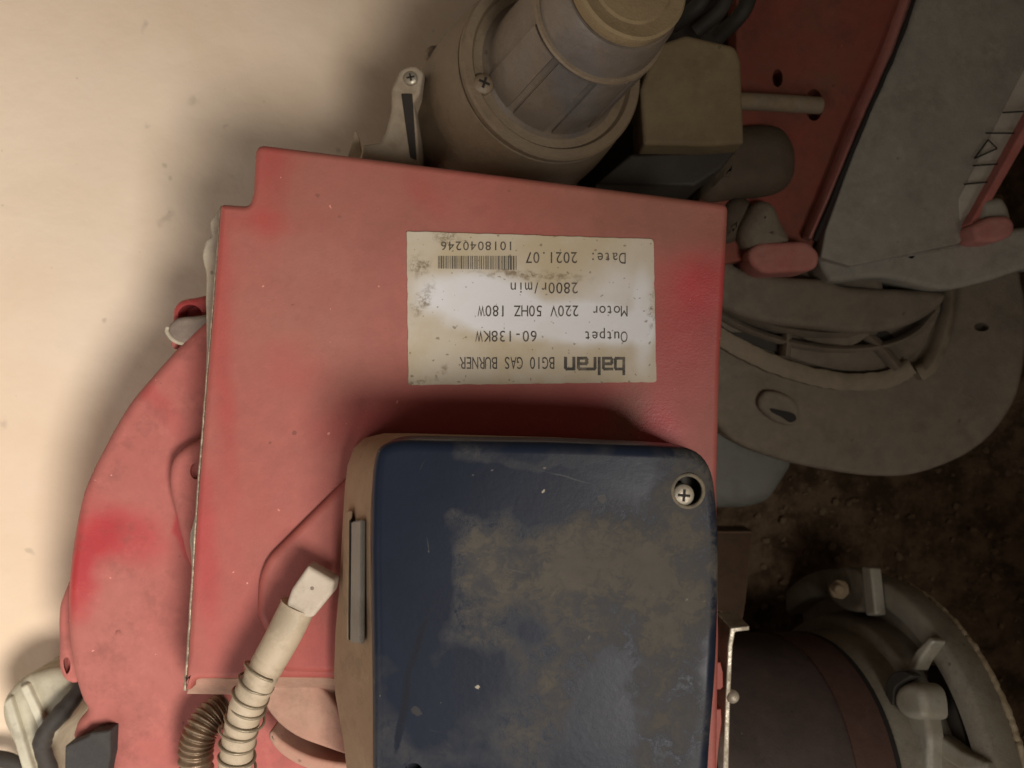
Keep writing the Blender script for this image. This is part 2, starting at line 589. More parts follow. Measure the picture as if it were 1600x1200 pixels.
m_plug = dusty('cream plastic plug', (0.58, 0.55, 0.43), (0.32, 0.28, 0.20), 0.6, 0.4, 40, var=.1, grit=.5,
    blobs=[(25, 1150, .05, 20, 80, -18, .4, .5), (52, 1105, .05, 10, 50, -25, .4, .6)])
m_cable = dusty('black rubber cable', (0.025, 0.023, 0.021), (0.060, 0.050, 0.042), 0.4, 0.6, 60)
m_tape = dusty('charcoal cloth tape', (0.030, 0.029, 0.030), (0.055, 0.050, 0.046), 0.45, 0.7, 60, grit=2.5)
m_white_br = dusty('dusty pale bracket', (0.42, 0.38, 0.31), (0.36, 0.27, 0.18), 0.6, 0.5, 30)
_t = NT('black print')
m_ink = _t.out(_t.mix(_t.ramp(_t.noise(150, 6, .75), .40, .72), (0.030, 0.024, 0.020), (0.16, 0.13, 0.095)), 0.6)
m_ink2 = NT('faded grey print').out((0.10, 0.085, 0.065), 0.6)
m_greyblock = dusty('smooth pale grey panel', (0.14, 0.145, 0.14), (0.15, 0.14, 0.115), 0.5, 0.6, 12, grit=.6)
m_clear = dusty('pale plastic shard', (0.46, 0.38, 0.27), (0.40, 0.30, 0.2), 0.5, 0.4, 30)

# navy control box: dark glossy plastic, big cloud of dust in the middle, wiped streaks
def make_navy():
    t = NT('navy plastic under a cloud of dust')
    w = t.warp(0.045, 26)
    w2 = t.warp(0.02, 120)
    zc = .205
    f = t.ramp(t.noise(15, 6, 0.62, off=(2, 3, 1)), 0.42, 0.64, 0.0, 0.30)
    for q, s in (((860, 860, zc, 170, 80, 6, .45), .52), ((985, 930, zc, 120, 130, 0, .4), .48), ((770, 960, zc, 60, 110, -14, .5), .30),
                 ((1050, 1010, zc, 62, 200, 4, .4), .42), ((860, 1080, zc, 46, 200, 8, .6), .30), ((640, 1130, zc, 70, 90, 0, .8), .16),
                 ((1085, 770, zc, 50, 55, 0, .5), .45), ((830, 705, zc, 260, 12, 1, .7), .15)):
        f = t.math('ADD', f, t.math('MULTIPLY', t.blob(w, *q), s))
    for q, s in (((640, 840, zc, 62, 190, 5, .5), .55), ((930, 1130, zc, 70, 80, 20, .5), .40), ((800, 1010, zc, 26, 34, 0, .5), .35),
                 ((700, 1090, zc, 80, 60, 20, .6), .30), ((815, 910, zc, 22, 60, 20, .5), .16), ((780, 760, zc, 180, 36, 0, .6), .35)):
        f = t.math('SUBTRACT', f, t.math('MULTIPLY', t.blob(w, *q), s))
    # brushed dust texture along the cloud
    br = t.ramp(t.noise(95, 10, 0.78, vec=w2), 0.38, 0.62, -0.34, 0.28)
    f = t.math('ADD', f, t.math('MULTIPLY', br, t.ramp(f, 0.05, 0.4)))
    # finger streak wiped through the dust
    st = t.blob(t.warp(0.003, 60), 653, 1010, zc, 5, 50, 16, .4)
    st2 = t.blob(t.warp(0.003, 60), 632, 1095, zc, 6, 66, 9, .5)
    f = t.math('SUBTRACT', f, t.math('MULTIPLY', t.math('MAXIMUM', st, st2), 0.7))
    f = t.math('MAXIMUM', t.math('MINIMUM', f, 0.88), 0.03)
    navy = t.mix(t.noise(30, 3), (0.007, 0.010, 0.020), (0.010, 0.016, 0.032))
    navy = t.mix(t.math('MULTIPLY', t.math('MAXIMUM', st, st2), .8), navy, (0.008, 0.010, 0.016))
    dust = t.mix(t.noise(120, 6, .7), (0.070, 0.064, 0.054), (0.118, 0.104, 0.083))
    c = t.mix(f, navy, dust)
    c = t.mix(t.math('MULTIPLY', t.specks(85, .055, .78), .75), c, (0.42, 0.37, 0.29))
    c = t.mix(t.math('MULTIPLY', t.specks(60, .11, .88), .6), c, (0.05, 0.045, 0.04))
    for ang, off in ((.25, (3, 3, 3)), (-1.1, (7, 1, 2)), (1.4, (1, 4, 2))):
        sc = t.math('MULTIPLY', t.ramp(t.noise(1.0, 2, .5, vec=t.streak(ang, off)), .72, .77), t.ramp(t.noise(40, 2, off=off), .52, .62))
        c = t.mix(t.math('MULTIPLY', sc, .3), c, (0.14, 0.135, 0.12))
    c = t.mix(t.math('MULTIPLY', t.specks(170, .06, .60), .35), c, (0.26, 0.23, 0.18))
    n1 = t.bump(t.noise(9, 1), 0.12, 0.004)
    n2 = t.bump(t.noise(300, 6, .7), 0.10, 0.0006, n1)
    n3 = t.bump(f, 0.15, 0.0006, n2)
    return t.out(c, t.math('ADD', t.math('MULTIPLY', f, .62), .30), n3, 0.0, .14)
m_navy = make_navy()

# paper label: pale blobs paint window glare over rubbed paper, tan dust film elsewhere
def make_label():
    t = NT('dusty paper label')
    w = t.warp(0.006, 55)
    z = .1312
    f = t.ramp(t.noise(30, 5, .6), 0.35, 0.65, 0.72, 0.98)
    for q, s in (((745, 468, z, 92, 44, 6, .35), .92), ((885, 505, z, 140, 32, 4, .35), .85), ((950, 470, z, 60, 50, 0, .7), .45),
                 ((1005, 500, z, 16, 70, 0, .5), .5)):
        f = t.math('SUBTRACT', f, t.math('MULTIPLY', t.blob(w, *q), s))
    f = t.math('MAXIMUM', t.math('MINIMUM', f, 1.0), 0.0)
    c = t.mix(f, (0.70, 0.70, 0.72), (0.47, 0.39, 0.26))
    g = 0
    for q in ((830, 430, z, 75, 5, 3, .6), (655, 415, z, 12, 14, 40, .7), (700, 374, z, 20, 7, 10, .8), (660, 470, z, 10, 26, 30, .8),
              (650, 595, z, 30, 5, 0, .8), (688, 585, z, 5, 14, 30, .8), (1018, 480, z, 4, 38, 6, .6), (880, 362, z, 60, 4, 2, .8)):  # dirt marks; the narrow right-edge one paints shade of a lifted crease
        g = t.math('MAXIMUM', g, t.blob(t.warp(.008, 220), *q))
    g = t.math('MULTIPLY', g, t.ramp(t.noise(300, 5, .75), 0.4, 0.62))
    c = t.mix(t.math('MULTIPLY', g, .8), c, (0.16, 0.11, 0.055))
    sp = t.ramp(t.noise(420, 1, .5), .70, .74)
    c = t.mix(t.math('MULTIPLY', sp, .6), c, (0.14, 0.10, 0.06))
    n = t.bump(t.noise(45, 3), .25, .0012)
    n = t.bump(t.noise(700, 3), .1, .0004, n)
    return t.out(c, t.math('ADD', t.math('MULTIPLY', f, .4), .42), n, 0, .4)
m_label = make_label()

def make_wall():
    t = NT('cream limewashed plaster')
    big = t.noise(5, 4, .6)
    mid = t.noise(34, 5, .6)
    c = t.mix(t.ramp(big, .35, .65), (0.75, 0.60, 0.45), (0.81, 0.68, 0.54))
    c = t.mix(t.math('MULTIPLY', t.ramp(mid, .5, .72), .22), c, (0.78, 0.65, 0.55))
    sp = t.ramp(t.noise(70, 2, .5, off=(3, 3, 3)), .72, .78)
    c = t.mix(t.math('MULTIPLY', sp, .45), c, (0.42, 0.35, 0.26))
    sp2 = t.ramp(t.noise(170, 2, .5, off=(8, 3, 3)), .74, .80)
    c = t.mix(t.math('MULTIPLY', sp2, .4), c, (0.36, 0.30, 0.27))
    # a few deliberate scuffs
    w = t.warp(.01, 150)
    for q in ((240, 330, 0.0, 5, 13, 40), (278, 135, 0.0, 6, 5, 0), (210, 183, 0.0, 4, 4, 0), (205, 22, 0.0, 3, 8, 0), (326, 176, 0, 5, 4, 0), (5, 662, 0, 6, 8, 0)):
        c = t.mix(t.math('MULTIPLY', t.blob(w, *q, .9), .38), c, (0.40, 0.33, 0.27))
    n = t.bump(t.noise(9, 3, .5), .5, .006)
    n = t.bump(t.noise(260, 4, .6), .12, .0008, n)
    n = t.bump(t.noise(45, 4, .55, off=(1, 9, 2)), .42, .002, n)
    return t.out(c, .75, n, 0, .25)
m_wall = make_wall()

def make_soil():
    t = NT('dark brown soil')
    c = t.mix(t.ramp(t.noise(60, 8, .7), .35, .65), (0.055, 0.034, 0.019), (0.16, 0.108, 0.066))
    sp = t.ramp(t.noise(240, 3, .6), .62, .70)
    c = t.mix(t.math('MULTIPLY', sp, .5), c, (0.20, 0.14, 0.09))
    n = t.bump(t.noise(120, 8, .75), .9, .004)
    return t.out(c, .9, n, 0, .2)
m_soil = make_soil()
m_stone = dusty('brown grit', (0.10, 0.065, 0.035), (0.17, 0.12, 0.07), .5, .8, 60, grit=2)

# ------------------------------------------------------------------ the setting
def zwall(x):
    return 0.0 - 0.26 * (x + 0.29)

def make_wall_mesh():
    bm = bmesh.new()
    nx, ny = 60, 90
    g = []
    for i in range(nx + 1):
        row = []
        for j in range(ny + 1):
            x = -1.1 + 1.25 * i / nx
            y = -0.95 + 1.9 * j / ny
            p = Vector((x, y, zwall(x)))
            p.z += 0.0025 * mnoise.noise(Vector((x * 7, y * 7, 1))) + 0.0009 * mnoise.noise(Vector((x * 30, y * 30, 1)))
            row.append(bm.verts.new(p))
        g.append(row)
    for i in range(nx):
        for j in range(ny):
            bm.faces.new((g[i][j], g[i + 1][j], g[i + 1][j + 1], g[i][j + 1]))
    # thickness: skirt down to below the soil
    o = finish(bm, 'wall', m_wall, None, 80)
    o['kind'] = 'structure'
    return o
make_wall_mesh()

def soil_z(x, y):
    return -0.105 + 0.010 * mnoise.noise(Vector((x * 14, y * 14, 4))) + 0.004 * mnoise.noise(Vector((x * 60, y * 60, 4))) \
        + 0.0018 * mnoise.noise(Vector((x * 190, y * 190, 2)))
def make_soil_mesh():
    bm = bmesh.new()
    nx, ny = 220, 300
    g = []
    for i in range(nx + 1):
        row = []
        for j in range(ny + 1):
            x = -0.05 + 1.1 * (i / nx) ** 1.5
            y = -0.95 + 1.9 * j / ny
            row.append(bm.verts.new((x, y, soil_z(x, y))))
        g.append(row)
    for i in range(nx):
        for j in range(ny):
            bm.faces.new((g[i][j], g[i + 1][j], g[i + 1][j + 1], g[i][j + 1]))
    o = finish(bm, 'ground', m_soil, None, 80)
    o['kind'] = 'structure'
make_soil_mesh()

def make_grit():
    bm = bmesh.new()
    for k in range(1500):
        x = random.uniform(0.12, 0.5); y = random.uniform(-0.36, 0.34)
        s = random.choice((0.0009, 0.0013, 0.002, 0.003)) * random.uniform(.7, 1.4)
        m = Matrix.Translation((x, y, soil_z(x, y) + s * .3)) @ Matrix.Rotation(random.uniform(0, 6), 4, 'Z') @ \
            Matrix.Diagonal((s, s * random.uniform(.6, 1), s * random.uniform(.4, .8), 1))
        g = bmesh.ops.create_icosphere(bm, subdivisions=1, radius=1.0, matrix=m)
        for v in g['verts']:
            v.co += Vector((random.uniform(-1, 1), random.uniform(-1, 1), random.uniform(-1, 1))) * s * .2
    me = bpy.data.meshes.new('gravel')
    bm.to_mesh(me); bm.free()
    o = link('gravel', me, m_stone)
    o['kind'] = 'stuff'
    o['label'] = 'loose brown grit scattered over the dark soil'
    o['category'] = 'gravel'
make_grit()

def tag(o, label, cat):
    o['label'] = label; o['category'] = cat
    return o

# thin dark thread hanging in front of the wall, top left
pts = []
for q in spline([(372, -22), (392, 2), (412, 18), (436, 33), (452, 42), (468, 43), (478, 40), (486, 37)], 5):
    x = (q[0] - 800) * H / F
    z = zwall(x) + 0.002
    pts.append(P(q[0] + random.uniform(-.6, .6), q[1] + random.uniform(-.6, .6), z))
tag(tube('thread', pts, lambda s: 0.00035 + 0.00045 * max(0, math.sin(s * 31)) * (s > .6) + 0.0002 * s, m_cable, None, 6),
    'thin dark thread stuck to the cream wall near the top edge', 'thread')

# ------------------------------------------------------------------ main gas burner
ZC = 0.130
burner = thing('gas_burner', P(620, 700, 0.0), 'dusty red gas burner with a white rating label and a navy control box', 'gas burner')

# fan housing: lower scroll casing at the left and bottom
arc = [(330, 488), (300, 515), (277, 539), (240, 580), (202, 625), (176, 666), (154, 707), (139, 737), (124, 775), (112, 831),
       (106, 870), (102, 912), (101, 950), (102, 990), (107, 1035), (115, 1070), (124, 1097), (131, 1111), (118, 1128), (112, 1142),
       (112, 1160), (150, 1180), (200, 1260)]
out = [tuple(v) for v in spline(arc, 4)] + [(620, 1260), (700, 1100), (700, 560), (420, 470)]
plate('fan_housing', out, 0.088, 0.0, m_fan, burner, r=0.006, segs=7)
# outer lip seam behind the housing edge
lip = [tuple(v) for v in spline([(130, 850), (97, 930), (90, 960), (90, 1010), (91, 1045), (103, 1066), (125, 1062), (150, 1000)], 5)]
plate('housing_lug', lip, 0.070, 0.02, m_fan, burner, r=0.003, holes=[(104, 1040, 6, 13, .006)])
# boss beside the cover
boss = [tuple(v) for v in spline([(330, 680), (306, 688), (284, 700), (268, 717), (262, 742), (263, 768), (270, 800), (280, 838), (292, 880),
                                  (312, 905), (345, 900), (350, 700)], 5, True)]
plate('housing_boss', boss, 0.100, 0.085, m_fan, burner, r=0.0045, segs=5, holes=[(306, 736, 9, 13, .002)])
# small pimple on the casting
lathe('casting_mark', P(188, 990, .086), P(188, 990, .2), [(0, .0024), (.0022, .0022), (.0026, .0015), (.0027, 0)], m_fan, burner, 24)
# red loop with grey tab, upper left
loop = [tuple(v) for v in spline([(345, 462), (300, 465), (280, 470), (270, 482), (268, 500), (264, 530), (272, 545), (300, 520), (345, 515)], 5, True)]
plate('mounting_ear', loop, 0.078, 0.055, m_fan, burner, r=0.003, holes=[(297, 492, 19, 16, .012)])
tab = [tuple(v) for v in spline([(340, 494), (300, 494), (276, 497), (264, 507), (262, 518), (270, 530), (284, 536), (310, 537), (340, 536)], 5, True)]
plate('rubber_tab', tab, 0.086, 0.080, m_greytab, burner, r=0.0022)
rim = [P(x, y, .0845) for x, y in spline([(340, 536), (305, 538), (284, 536), (270, 530), (261, 518), (262, 511)], 6)]
tube('tab_bead', rim, 0.0011, m_gasket, burner, 10)

# pale gasket sliver between housing and cover
gs = [tuple(v) for v in spline([(344, 322), (336, 334), (328, 348), (330, 368), (322, 375), (316, 395), (318, 412), (322, 430), (321, 470), (322, 545),
                                (319, 640), (318, 690), (312, 750), (303, 810), (296, 838), (298, 870), (300, 900)], 4)]
gs += [(330, 900), (360, 700), (380, 330)]
plate('gasket', gs, 0.108, 0.086, m_gasket, burner, r=0.0012, jag=.0001)

# housing cover: folded sheet-metal lid
cover = rounded([(398, 224, 16), (1139, 318, 12), (1134, 430), (1126, 560), (1121, 760), (1124, 1000), (1120, 1240, 4), (600, 1240, 4), (560, 1062, 8),
                 (420, 1061), (304, 1063, 8), (296, 1080, 3), (288, 1080, 2), (292, 1025), (300, 894), (307, 780), (315, 681), (322, 587), (330, 494),
                 (337, 400), (343, 318, 7), (388, 321, 9), (394, 300)], 0)
plate('housing_cover', cover, ZC, 0.106, m_cover, burner, r=0.0030, segs=6)
# bare metal edge along the left side of the lid
ed = [(345, 320), (339, 400), (331.5, 494), (323.5, 587), (316.5, 681), (308.5, 780), (301.5, 894), (293.5, 1025), (289, 1078)]
edp = [P(x + random.uniform(-.5, .5), y, .1265) for x, y in spline(ed, 10)]
tube('bare_edge', edp, lambda s: 0.0003 + 0.0005 * s, m_edge, burner, 8)
# bottom folded flange of the lid
fl = bmesh.new()
a0 = [P(300, 1062, .1275), P(420, 1060, .1275), P(560, 1061, .1275)]
a1 = [P(292, 1084, .110), P(420, 1086, .110), P(560, 1086, .110)]
va = [fl.verts.new(v) for v in a0]; vb = [fl.verts.new(v) for v in a1]; vc = [fl.verts.new(v + Vector((0, .006, 0))) for v in a1]; vd = [fl.verts.new(v + Vector((0, .008, -.003))) for v in a0]
for A_, B_ in ((va, vb), (vb, vc), (vc, vd), (vd, va)):
    for i in range(2):
        fl.faces.new((A_[i], A_[i + 1], B_[i + 1], B_[i]))
for i in (0, 2):
    fl.faces.new((va[i], vb[i], vc[i], vd[i]))
finish(fl, 'folded_flange', m_tan_panel, burner)
# embossed raised panel (diagonal step)
emb = rounded([(600, 690), (545, 742, 6), (415, 872, 16), (402, 905, 20), (400, 960, 10), (440, 1052, 10), (600, 1055, 4)], 0)
plate('embossed_panel', emb, ZC + .0042, ZC - .002, m_cover, burner, r=0.0036, segs=5)
# round tan end plate under the lid
tan = rounded([(398, 1064, 4), (488, 1062, 4), (512, 1084, 8), (528, 1105, 6), (560, 1175, 4), (552, 1184, 4), (512, 1170, 20), (460, 1152, 30), (420, 1118, 30)], 0)
plate('end_plate', tan, 0.118, 0.090, m_tan_panel, burner, r=0.0016)
lip2 = [(560, 1205)] + [tuple(v) for v in spline([(548, 1194), (505, 1188), (470, 1176), (440, 1158), (424, 1143), (420, 1155), (440, 1180), (480, 1202), (530, 1210)], 4)]
plate('end_plate_lip', lip2, 0.112, 0.090, m_tan_panel, burner, r=0.0016)

# rating label with its print
lab = rounded([(635, 361, 3), (1021, 373, 6), (1026, 597, 5), (638, 602, 4)], 0)
lab2 = []
for i, p in enumerate(lab):
    q = Vector(lab[(i + 1) % len(lab)])
    p = Vector(p)
    n = max(1, int((q - p).length / 9))
    for k in range(n):
        w = p.lerp(q, k / n)
        lab2.append((w.x + random.uniform(-.6, .6) * (n > 3), w.y + random.uniform(-.6, .6) * (n > 3)))
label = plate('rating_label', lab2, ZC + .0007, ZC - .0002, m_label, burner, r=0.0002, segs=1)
ZL = ZC + .00085

def glyph(ch, cache={}):
    if ch not in cache:
        cu = bpy.data.curves.new('g', 'FONT')
        cu.body = ch; cu.size = 1.0; cu.resolution_u = 4
        ob = bpy.data.objects.new('g', cu)
        me = bpy.data.meshes.new_from_object(ob)
        vs = [(v.co.x, v.co.y) for v in me.vertices]
        fs = [tuple(p.vertices) for p in me.polygons]
        bpy.data.objects.remove(ob); bpy.data.meshes.remove(me); bpy.data.curves.remove(cu)
        cache[ch] = (vs, fs)
    return cache[ch]
capH = max(v[1] for v in glyph('H')[0])
Ow = max(v[0] for v in glyph('0')[0]) - min(v[0] for v in glyph('0')[0])

def line(txt, x0, y0, pitch, h, mat=m_ink, bold=0.0, slope=0.0, fill=.80):
    """upside-down line of print: x0 = right end where reading starts, y0 = baseline (upper side in the photo)"""
    verts = []; faces = []
    sy = h / capH
    for i, ch in enumerate(txt):
        if ch == ' ': continue
        vs, fs = glyph(ch)
        mn = min(v[0] for v in vs); mx = max(v[0] for v in vs)
        sx = pitch * fill / Ow
        sx = min(sx, pitch * .93 / (mx - mn))
        c = x0 - pitch * (i + .5)
        b = len(verts)
        for (u, v) in vs:
            px = c - (u - (mn + mx) / 2) * sx
            verts.append(P(px, y0 + v * sy + slope * (px - x0), ZL))
        faces += [tuple(b + k for k in f) for f in fs]
    me = bpy.data.meshes.new('lettering')
    me.from_pydata(verts, [], faces)
    return link('lettering', me, mat, label)

line('BG10 GAS BURNER', 867, 558, 9.95, 18.5)
line('Outpet', 981, 518, 11.4, 16.5)
line('60-138KW', 840, 517, 12.2, 16.8)
line('Motor', 981, 478, 11.3, 16.5)
line('220V 50HZ 180W', 905, 477.5, 11.35, 16.8)
line('2800r/min', 904, 441.5, 12.0, 17)
line('Date:', 978, 395, 11.4, 17)
line('2021.07', 903, 394, 11.8, 17)
line('1018040246', 803.5, 377.5, 11.6, 13.5, fill=.76, slope=.0)

# maker's wordmark in heavy square letters, built from strokes
def strokes(polys, w, x0, y0, s):
    bm = bmesh.new()
    nn = 0
    for pl in polys:
        for (a, b) in zip(pl[:-1], pl[1:]):
            a = Vector(a); b = Vector(b)
            d = (b - a).normalized(); n = Vector((-d.y, d.x))
            a2 = a - d * w[0] * .42; b2 = b + d * w[0] * .42
            q = [a2 + n * w[0] / 2, b2 + n * w[0] / 2, b2 - n * w[0] / 2, a2 - n * w[0] / 2]
            nn += 1
            bm.faces.new([bm.verts.new(P(x0 - v.x * s, y0 + v.y * s, ZL + .000012 * nn)) for v in q])
    me = bpy.data.meshes.new('wordmark')
    bm.to_mesh(me); bm.free()
    return link('wordmark', me, m_ink, label)
W_ = [3.9]
def sh(pl, dx): return [[(x + dx, y) for x, y in p] for p in pl]
b_ = [[(2, 25), (2, 2.2), (13, 2.2), (14.2, 4), (14.2, 16), (13, 17.8), (2, 17.8)]]
a_ = [[(1.5, 17.8), (12.5, 17.8), (14, 16), (14, 2), ], [(14, 2.2), (3.2, 2.2), (1.8, 4), (1.8, 8.4), (3.2, 10.3), (13, 10.3)]]
i_ = [[(2, 2), (2, 25)]]
r_ = [[(2, 2), (2, 16), (3.2, 17.8), (10, 17.8)]]
n_ = [[(2, 2), (2, 17.8), (12.5, 17.8), (14, 16), (14, 2)]]
strokes(sh(b_, 0) + sh(a_, 17.5) + sh(i_, 35.5) + sh(r_, 41.5) + sh(a_, 53.5) + sh(n_, 72), W_, 977, 557.5, 1.08)

# barcode
bm = bmesh.new()
x = 807.0
k = 0
random.seed(11)
while x > 685:
    wd = random.choice((1.0, 1.0, 1.6, 2.2))
    if k in (0, 1, 2): wd = (1.2, 2.6, 3.4)[k]
    q = [(x, 400), (x - wd, 399.7), (x - wd, 421.5 - (807 - x) * .018), (x, 422 - (807 - x) * .018)]
    bm.faces.new([bm.verts.new(P(a, b, ZL)) for a, b in q])
    x -= wd + random.choice((1.1, 1.4, 1.9))
    k += 1
me = bpy.data.meshes.new('barcode'); bm.to_mesh(me); bm.free()
link('barcode', me, m_ink2, label)

# red strip of the casing to the right of the control box
plate('side_flange', [(1108, 1035), (1126, 1035), (1130, 1052), (1130, 1074), (1126, 1078), (1108, 1078)], 0.115, 0.05, m_red_edge, burner, r=.0008)
plate('side_flange', [(1108, 1108), (1127, 1108), (1128, 1130), (1124, 1160), (1119, 1215), (1100, 1215)], 0.115, 0.05, m_red_edge, burner, r=.0008)

# control box: tan base with a sloping side, navy lid above
ZB = 0.205
lidpx = [(629, 687, 0), (853, 690, 0), (1017, 696, 0), (1073, 702, 0), (1106, 722, 0), (1122, 752, 0), (1126, 827, 0), (1124, 967, 0), (1120, 1060, 0), (1112, 1153, 0), (1106, 1250, 0)]
lid_o = rounded([(580, 1250), (580, 1120), (579, 1000), (577, 860), (579, 730, 70), (594, 686, 60), (700, 688), (853, 690), (1017, 696), (1112, 703, 60), (1126, 827, 60), (1124, 967, 60), (1120, 1060, 40), (1112, 1153), (1106, 1250)], 0, 9)
ctrl = plate('control_box', lid_o, lambda x, y: ZB - .004 * max(0, (x - 860) / 260) ** 2, 0.178, m_navy, burner, r=0.0042, segs=8,
             holes=[(1075, 767, 23, 24, .010), (646, 1207, 15, 15, .008)])
def loft(name, rings, mat, parent, cap=True):
    bm = bmesh.new()
    vr = [[bm.verts.new(v) for v in r] for r in rings]
    n = len(rings[0])
    for a, b in zip(vr[:-1], vr[1:]):
        for i in range(n):
            j = (i + 1) % n
            bm.faces.new((a[i], a[j], b[j], b[i]))
    if cap:
        bm.faces.new(vr[0]); bm.faces.new(vr[-1])
    return finish(bm, name, mat, parent)
bo = [(545, 1230), (537, 1160), (524, 1085), (522, 1050), (524, 990), (530, 920), (535, 827), (539, 760), (543, 728), (553, 700), (570, 684), (600, 677), (640, 677)]
ti = [(578, 1230), (577, 1160), (577, 1085), (576, 1050), (575, 990), (573, 920), (572, 827), (574, 770), (580, 738), (592, 715), (606, 700), (622, 690), (645, 684)]
right = [(860, 683), (1000, 690), (1060, 700), (1095, 720), (1112, 750), (1115, 830), (1112, 1000), (1100, 1230)]
r0 = [P(x, y, .132) for x, y in bo + right]
r1 = [P(x, y, .150) for x, y in bo + right]
r2 = [P(x, y, .1785) for x, y in ti + [(a - 4, b + 6) for a, b in right]]
r3 = [P(x, y, .1815) for x, y in [(a + 6, b + 4) for a, b in ti] + [(a - 10, b + 10) for a, b in right]]
loft('box_base', [r0, r1, r2, r3], m_base, ctrl)
# connector window in the base's sloping side
def quad_prism(name, q, th, mat, parent):
    n = (q[1] - q[0]).cross(q[3] - q[0]).normalized()
    if n.z < 0: n = -n
    bm = bmesh.new()
    lo = [bm.verts.new(v - n * th * .5) for v in q]; hi = [bm.verts.new(v + n * th * .5) for v in q]
    bm.faces.new(lo); bm.faces.new(hi)
    for i in range(4):
        j = (i + 1) % 4
        bm.faces.new((lo[i], lo[j], hi[j], hi[i]))
    bmesh.ops.bevel(bm, geom=list(bm.edges), offset=th * .2, segments=2, affect='EDGES')
    return finish(bm, name, mat, parent)
quad_prism('connector_strip', [P(553, 815, .168), P(568, 812, .1795), P(566, 1005, .1795), P(551, 1003, .168)], .0022, m_slot, ctrl)
quad_prism('connector_frame', [P(541, 800, .158), P(548, 798, .166), P(546, 1000, .166), P(536, 1000, .156)], .0016, m_base, ctrl)
quad_prism('slot_gap', [P(545, 812, .1625), P(551, 812, .167), P(549, 1000, .167), P(543, 1000, .1615)], .0018, m_dark, ctrl)
# raised dusty collar round the screw hole and the screw
bm = bmesh.new()
ring = [P(1075 + 24.5 * math.cos(t * math.pi / 16), 767 + 25.5 * math.sin(t * math.pi / 16), ZB - .0026) for t in range(32)]
ring.append(ring[0]); 
add_tube(bm, ring, .0007, 8)
finish(bm, 'screw_collar', dusty('dust caught round the screw hole', (0.06, 0.055, 0.05), (0.22, 0.18, 0.12), .55, .8, 120, grit=2, spread=.12), ctrl)
c = P(1067, 773, ZB - .0040)
screw('screw', c, Vector((.03, -.02, 1)), sz(17, .2), m_steel, ctrl, m_dark, rot=.5)

# ------------------------------------------------------------------ silicone hose with spring
hose = thing('spring_hose', P(366, 1200, .09), 'yellowed silicone hose in a wire spring, white plug in its end', 'hose')
hz = .154
cl = [(470, 938, hz), (461, 957, hz), (441, 997, hz), (418, 1038, hz), (402, 1068, hz), (388, 1097, hz - .002), (376, 1141, hz - .005), (368, 1194, hz - .008), (364, 1260, hz - .012)]
cp = [P(*v) for v in spline(cl, 8)]
tube('hose', [v for v in spline([tuple(q) for q in cp[4:]], 3)], lambda s: sz(27, hz) * (1.0 + .02 * math.sin(s * 14) + (.05 if s < .02 else 0) - (.05 * (.5 + .5 * math.cos(s * 85)) ** 2 if s > .3 else 0)), m_hose, hose, 40)
# plug: flat rubber block
capo = rounded([(481, 884, 3), (523, 908, 6), (519, 928, 5), (488, 966, 6), (470, 964, 3), (446, 948, 5), (455, 921, 6)], 0)
plate('plug', capo, hz + .006, hz - .005, m_hosecap, hose, r=0.0016, segs=4)
lathe('plug_mark', P(488, 919, hz + .0058), P(488, 919, .5), [(0, .0009), (.0004, .0007), (.0005, 0)], m_greytab, hose, 10)
# spring
arcl = [0]
for i in range(1, len(cp)): arcl.append(arcl[-1] + (cp[i] - cp[i - 1]).length)
def at_len(s):
    for i in range(1, len(cp)):
        if arcl[i] >= s or i == len(cp) - 1:
            k = (s - arcl[i - 1]) / max(1e-9, arcl[i] - arcl[i - 1])
            return cp[i - 1].lerp(cp[i], k), (cp[min(i + 1, len(cp) - 1)] - cp[i - 1]).normalized()
s0 = next(arcl[i] for i in range(len(cp)) if cp[i].y < P(0, 1046, hz).y)
pitch = .0059
L = arcl[-1] - s0
n = int(L / pitch * 28)
sp = []
for i in range(n):
    s = s0 + L * i / n
    c, t = at_len(s)
    side = Vector((t.y, -t.x, 0)).normalized(); up = side.cross(t).normalized()
    a = -2 * math.pi * i / 28 + 2.4
    rr = sz(28.7, hz) * (1 + .05 * math.sin(i * .13))
    wob = .0009 * math.sin(i * .05)
    sp.append(c + side * (math.cos(a) * rr + wob) + up * math.sin(a) * rr * 1.0 - t * .0012 * math.cos(a))
tube('spring', sp, .00062, m_wire, hose, 8)

# ------------------------------------------------------------------ brown flexible conduit
cpts = [P(*v) for v in spline([(352, 1105, .098), (328, 1122, .104), (312, 1146, .108), (306, 1175, .108), (308, 1230, .106)], 40)]
tag(tube('flexible_conduit', cpts, lambda s: sz(25, .11) * (1 + .10 * math.sin(s * 95)), m_braid, None, 32, 80),
    'shiny brown ribbed conduit curling out below the red cover', 'conduit')

# ------------------------------------------------------------------ plug and cable, bottom left
plug = thing('power_plug', P(60, 1140, .0), 'cream plastic plug with raised ribs and a black taped cable', 'plug')
zp = .045
body = [tuple(v) for v in spline([(26, 1066), (52, 1052), (88, 1046), (118, 1062), (124, 1088), (108, 1120), (86, 1150), (74, 1180), (72, 1230),
                                  (40, 1230), (20, 1170), (2, 1128), (3, 1095)], 5, True)]
plate('plug_body', body, zp, .008, m_plug, plug, r=.005, segs=6)
plate('rib', rounded([(4, 1098, 5), (16, 1088, 5), (58, 1225, 3), (40, 1225, 3)], 0), zp + .004, zp - .003, m_plug, plug, r=.0014)
plate('rib', rounded([(30, 1075, 5), (42, 1068, 5), (72, 1132, 4), (62, 1145, 4)], 0), zp + .004, zp - .003, m_plug, plug, r=.0014)
cc = [P(*v) for v in spline([(150, 1040, .040), (122, 1082, .052), (98, 1112, .057), (74, 1140, .057), (66, 1165, .056), (74, 1195, .055), (84, 1240, .05)], 8)]
